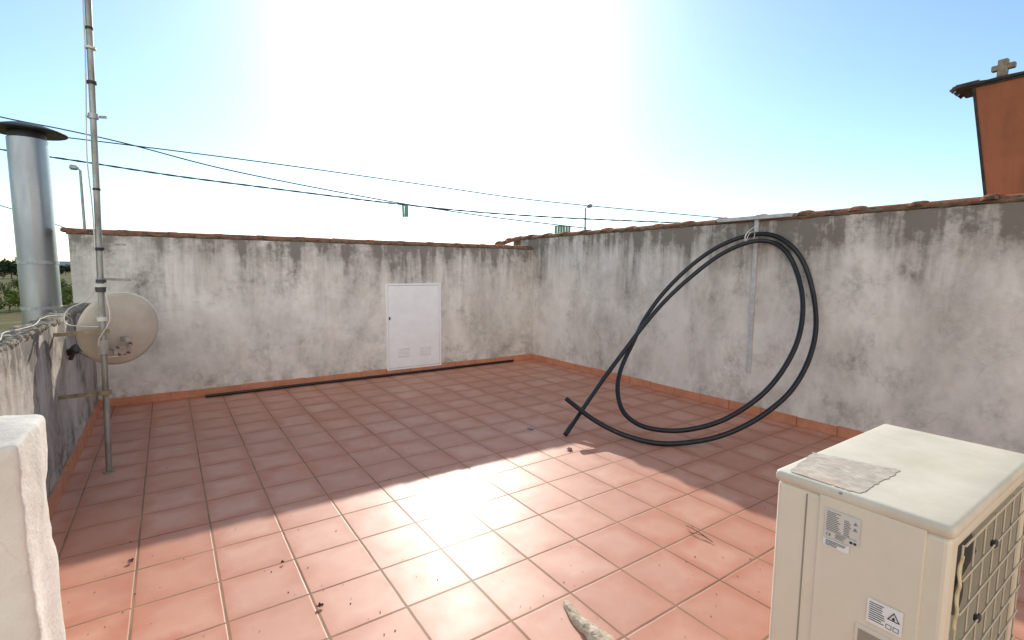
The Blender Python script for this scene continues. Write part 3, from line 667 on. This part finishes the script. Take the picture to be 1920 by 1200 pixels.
# ------------------------------------------------------------------ vegetation
def leafmat(name,a,b_):
    m,nt,bs,pos=new_mat(name)
    sset(nt,bs.inputs['Base Color'],mix(nt,mr(nt,noi(nt,pos,1.1,3),.35,.65),a,b_)); bs.inputs['Roughness'].default_value=.8; bs.inputs['Specular IOR Level'].default_value=.1
    return m
ML=[leafmat('olive_foliage',(.03,.05,.012),(.09,.11,.025)),leafmat('reed_foliage',(.06,.09,.015),(.14,.16,.035)),leafmat('dark_foliage',(.012,.025,.012),(.035,.055,.018))]
def tree(x,y,h,w,mat,label,n=900,lf=.16,group='trees and bushes in the field left of the terrace',cat='tree',nm='tree'):
    t=thing(nm,label,cat,(x,y,GZ),group)
    bm=NB(); hh=h*.55
    tube(bm,[(x,y,GZ),(x+.05,y,GZ+hh*.5),(x,y+.1,GZ+hh)],[h*.035,h*.026,h*.012],8)
    for k in range(5):
        an=k*1.26+x; tube(bm,[(x,y,GZ+hh*(.4+.1*k)),(x+math.cos(an)*w*.3,y+math.sin(an)*w*.3,GZ+hh*(.75+.12*k))],[h*.015,h*.006],6)
    obj('trunk',bm,M_twig,t,True)
    bm=NB(); cl=[]
    for k in range(16):
        an=random.uniform(0,6.28); rr=w*.5*math.sqrt(random.random()); zz=random.uniform(.25,.9); rr*=math.sin(math.pi*min(.95,zz*.85+.1))**.5
        cl.append((Vector((x+math.cos(an)*rr,y+math.sin(an)*rr,GZ+h*zz)),w*random.uniform(.13,.24)))
    for i in range(n):
        c,r=random.choice(cl); v=Vector((random.gauss(0,1),random.gauss(0,1),random.gauss(0,.8))).normalized()*r*random.uniform(.5,1.1)
        p=c+v; a_=Vector((random.gauss(0,1),random.gauss(0,1),random.gauss(0,1))).normalized(); b_=a_.orthogonal().normalized(); s_=lf*random.uniform(.6,1.4)
        quad(bm,[p+a_*s_,p+b_*s_*.5,p-a_*s_,p-b_*s_*.5])
    obj('crown',bm,mat,t)
spots=[(18,585,3.2,4.2,1,'yellow green bush in the field at the left edge, left of the flue'),(62,580,3.0,4.4,1,'yellow green bush hidden mostly behind the flue'),(118,582,3.0,4.,1,'yellow green bush between the flue and the back wall'),(-60,586,3.4,4.5,1,'yellow green bush just outside the left edge'),(-10,556,3.,5.,0,'olive green bush farther out at the left edge'),(40,548,3.,5.,0,'olive green bush farther out, just left of the flue'),(112,552,3.2,5.,0,'olive green bush farther out, right of the flue')]
for u,v,h,w,k,lab in spots:
    p=at_z(u,v,GZ); tree(p.x,p.y,h,w,ML[k],lab,1100,.17,cat='bush',nm='field_bush')
for i,(u,d,h) in enumerate(((-30,240,9),(4,230,8.5),(20,235,9.5),(36,250,8),(100,330,7),(122,340,7.5))):
    p=at_t(u,500,d); tree(p.x,p.y,h,h*1.2,ML[2],['dark tree on the horizon, outermost at left','dark tree on the horizon at the left edge, left of the tallest','tallest dark tree on the horizon left of the flue','dark tree on the horizon touching the flue left side','far tree on the horizon just right of the flue','far tree on the horizon nearest the back wall end'][i],900,.5)
# ------------------------------------------------------------------ light
AZ=R(28.0); EL=R(25.2)
sdir=Vector((math.sin(AZ)*math.cos(EL),math.cos(AZ)*math.cos(EL),math.sin(EL)))
ld=bpy.data.lights.new('sun','SUN'); ld.energy=4.9; ld.angle=R(.55); ld.color=(1,.935,.83)
lo=bpy.data.objects.new('sun',ld); C.objects.link(lo); lo.rotation_euler=sdir.to_track_quat('Z','Y').to_euler(); lo.location=(0,0,20)
w=bpy.data.worlds.new('World'); S.world=w; w.use_nodes=True; nt=w.node_tree
bg=nt.nodes['Background']
sk=nt.nodes.new('ShaderNodeTexSky'); sk.sky_type='NISHITA'; sk.sun_disc=False; sk.sun_elevation=EL; sk.sun_rotation=AZ; sk.air_density=1.; sk.dust_density=.1; sk.ozone_density=1.8; sk.altitude=200
tc=nt.nodes.new('ShaderNodeTexCoord').outputs['Generated']
def dotp(v): return N(nt,'ShaderNodeVectorMath',{0:tc,1:tuple(v)},operation='DOT_PRODUCT').outputs['Value']
dt=mth(nt,'MAXIMUM',dotp(sdir),0.)
gl=mth(nt,'ADD',mth(nt,'MULTIPLY',mth(nt,'POWER',dt,40.),9.),mth(nt,'MULTIPLY',mth(nt,'POWER',dt,9.),2.1))
gl=mth(nt,'ADD',gl,mth(nt,'MULTIPLY',mth(nt,'POWER',dt,2.),.5))
gc=N(nt,'ShaderNodeVectorMath',{0:(1.,.99,.98),'Scale':gl},operation='SCALE').outputs[0]
# warm fill added to the unseen sky opposite the sun, brightening the shaded walls
back_fill=mth(nt,'MULTIPLY',mr(nt,dotp((-math.sin(AZ),-math.cos(AZ),.0)),.05,.85),8.)
back_fill_c=N(nt,'ShaderNodeVectorMath',{0:(1.,.92,.83),'Scale':back_fill},operation='SCALE').outputs[0]
tint=mix(nt,1.,sk.outputs[0],(1.14,1.24,1.22),'MULTIPLY')
sm=N(nt,'ShaderNodeVectorMath',{0:tint,1:gc},operation='ADD').outputs[0]
sm=N(nt,'ShaderNodeVectorMath',{0:sm,1:back_fill_c},operation='ADD').outputs[0]
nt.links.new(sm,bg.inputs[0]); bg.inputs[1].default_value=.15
S.view_settings.view_transform='Standard'; S.view_settings.look='None'; S.view_settings.exposure=0
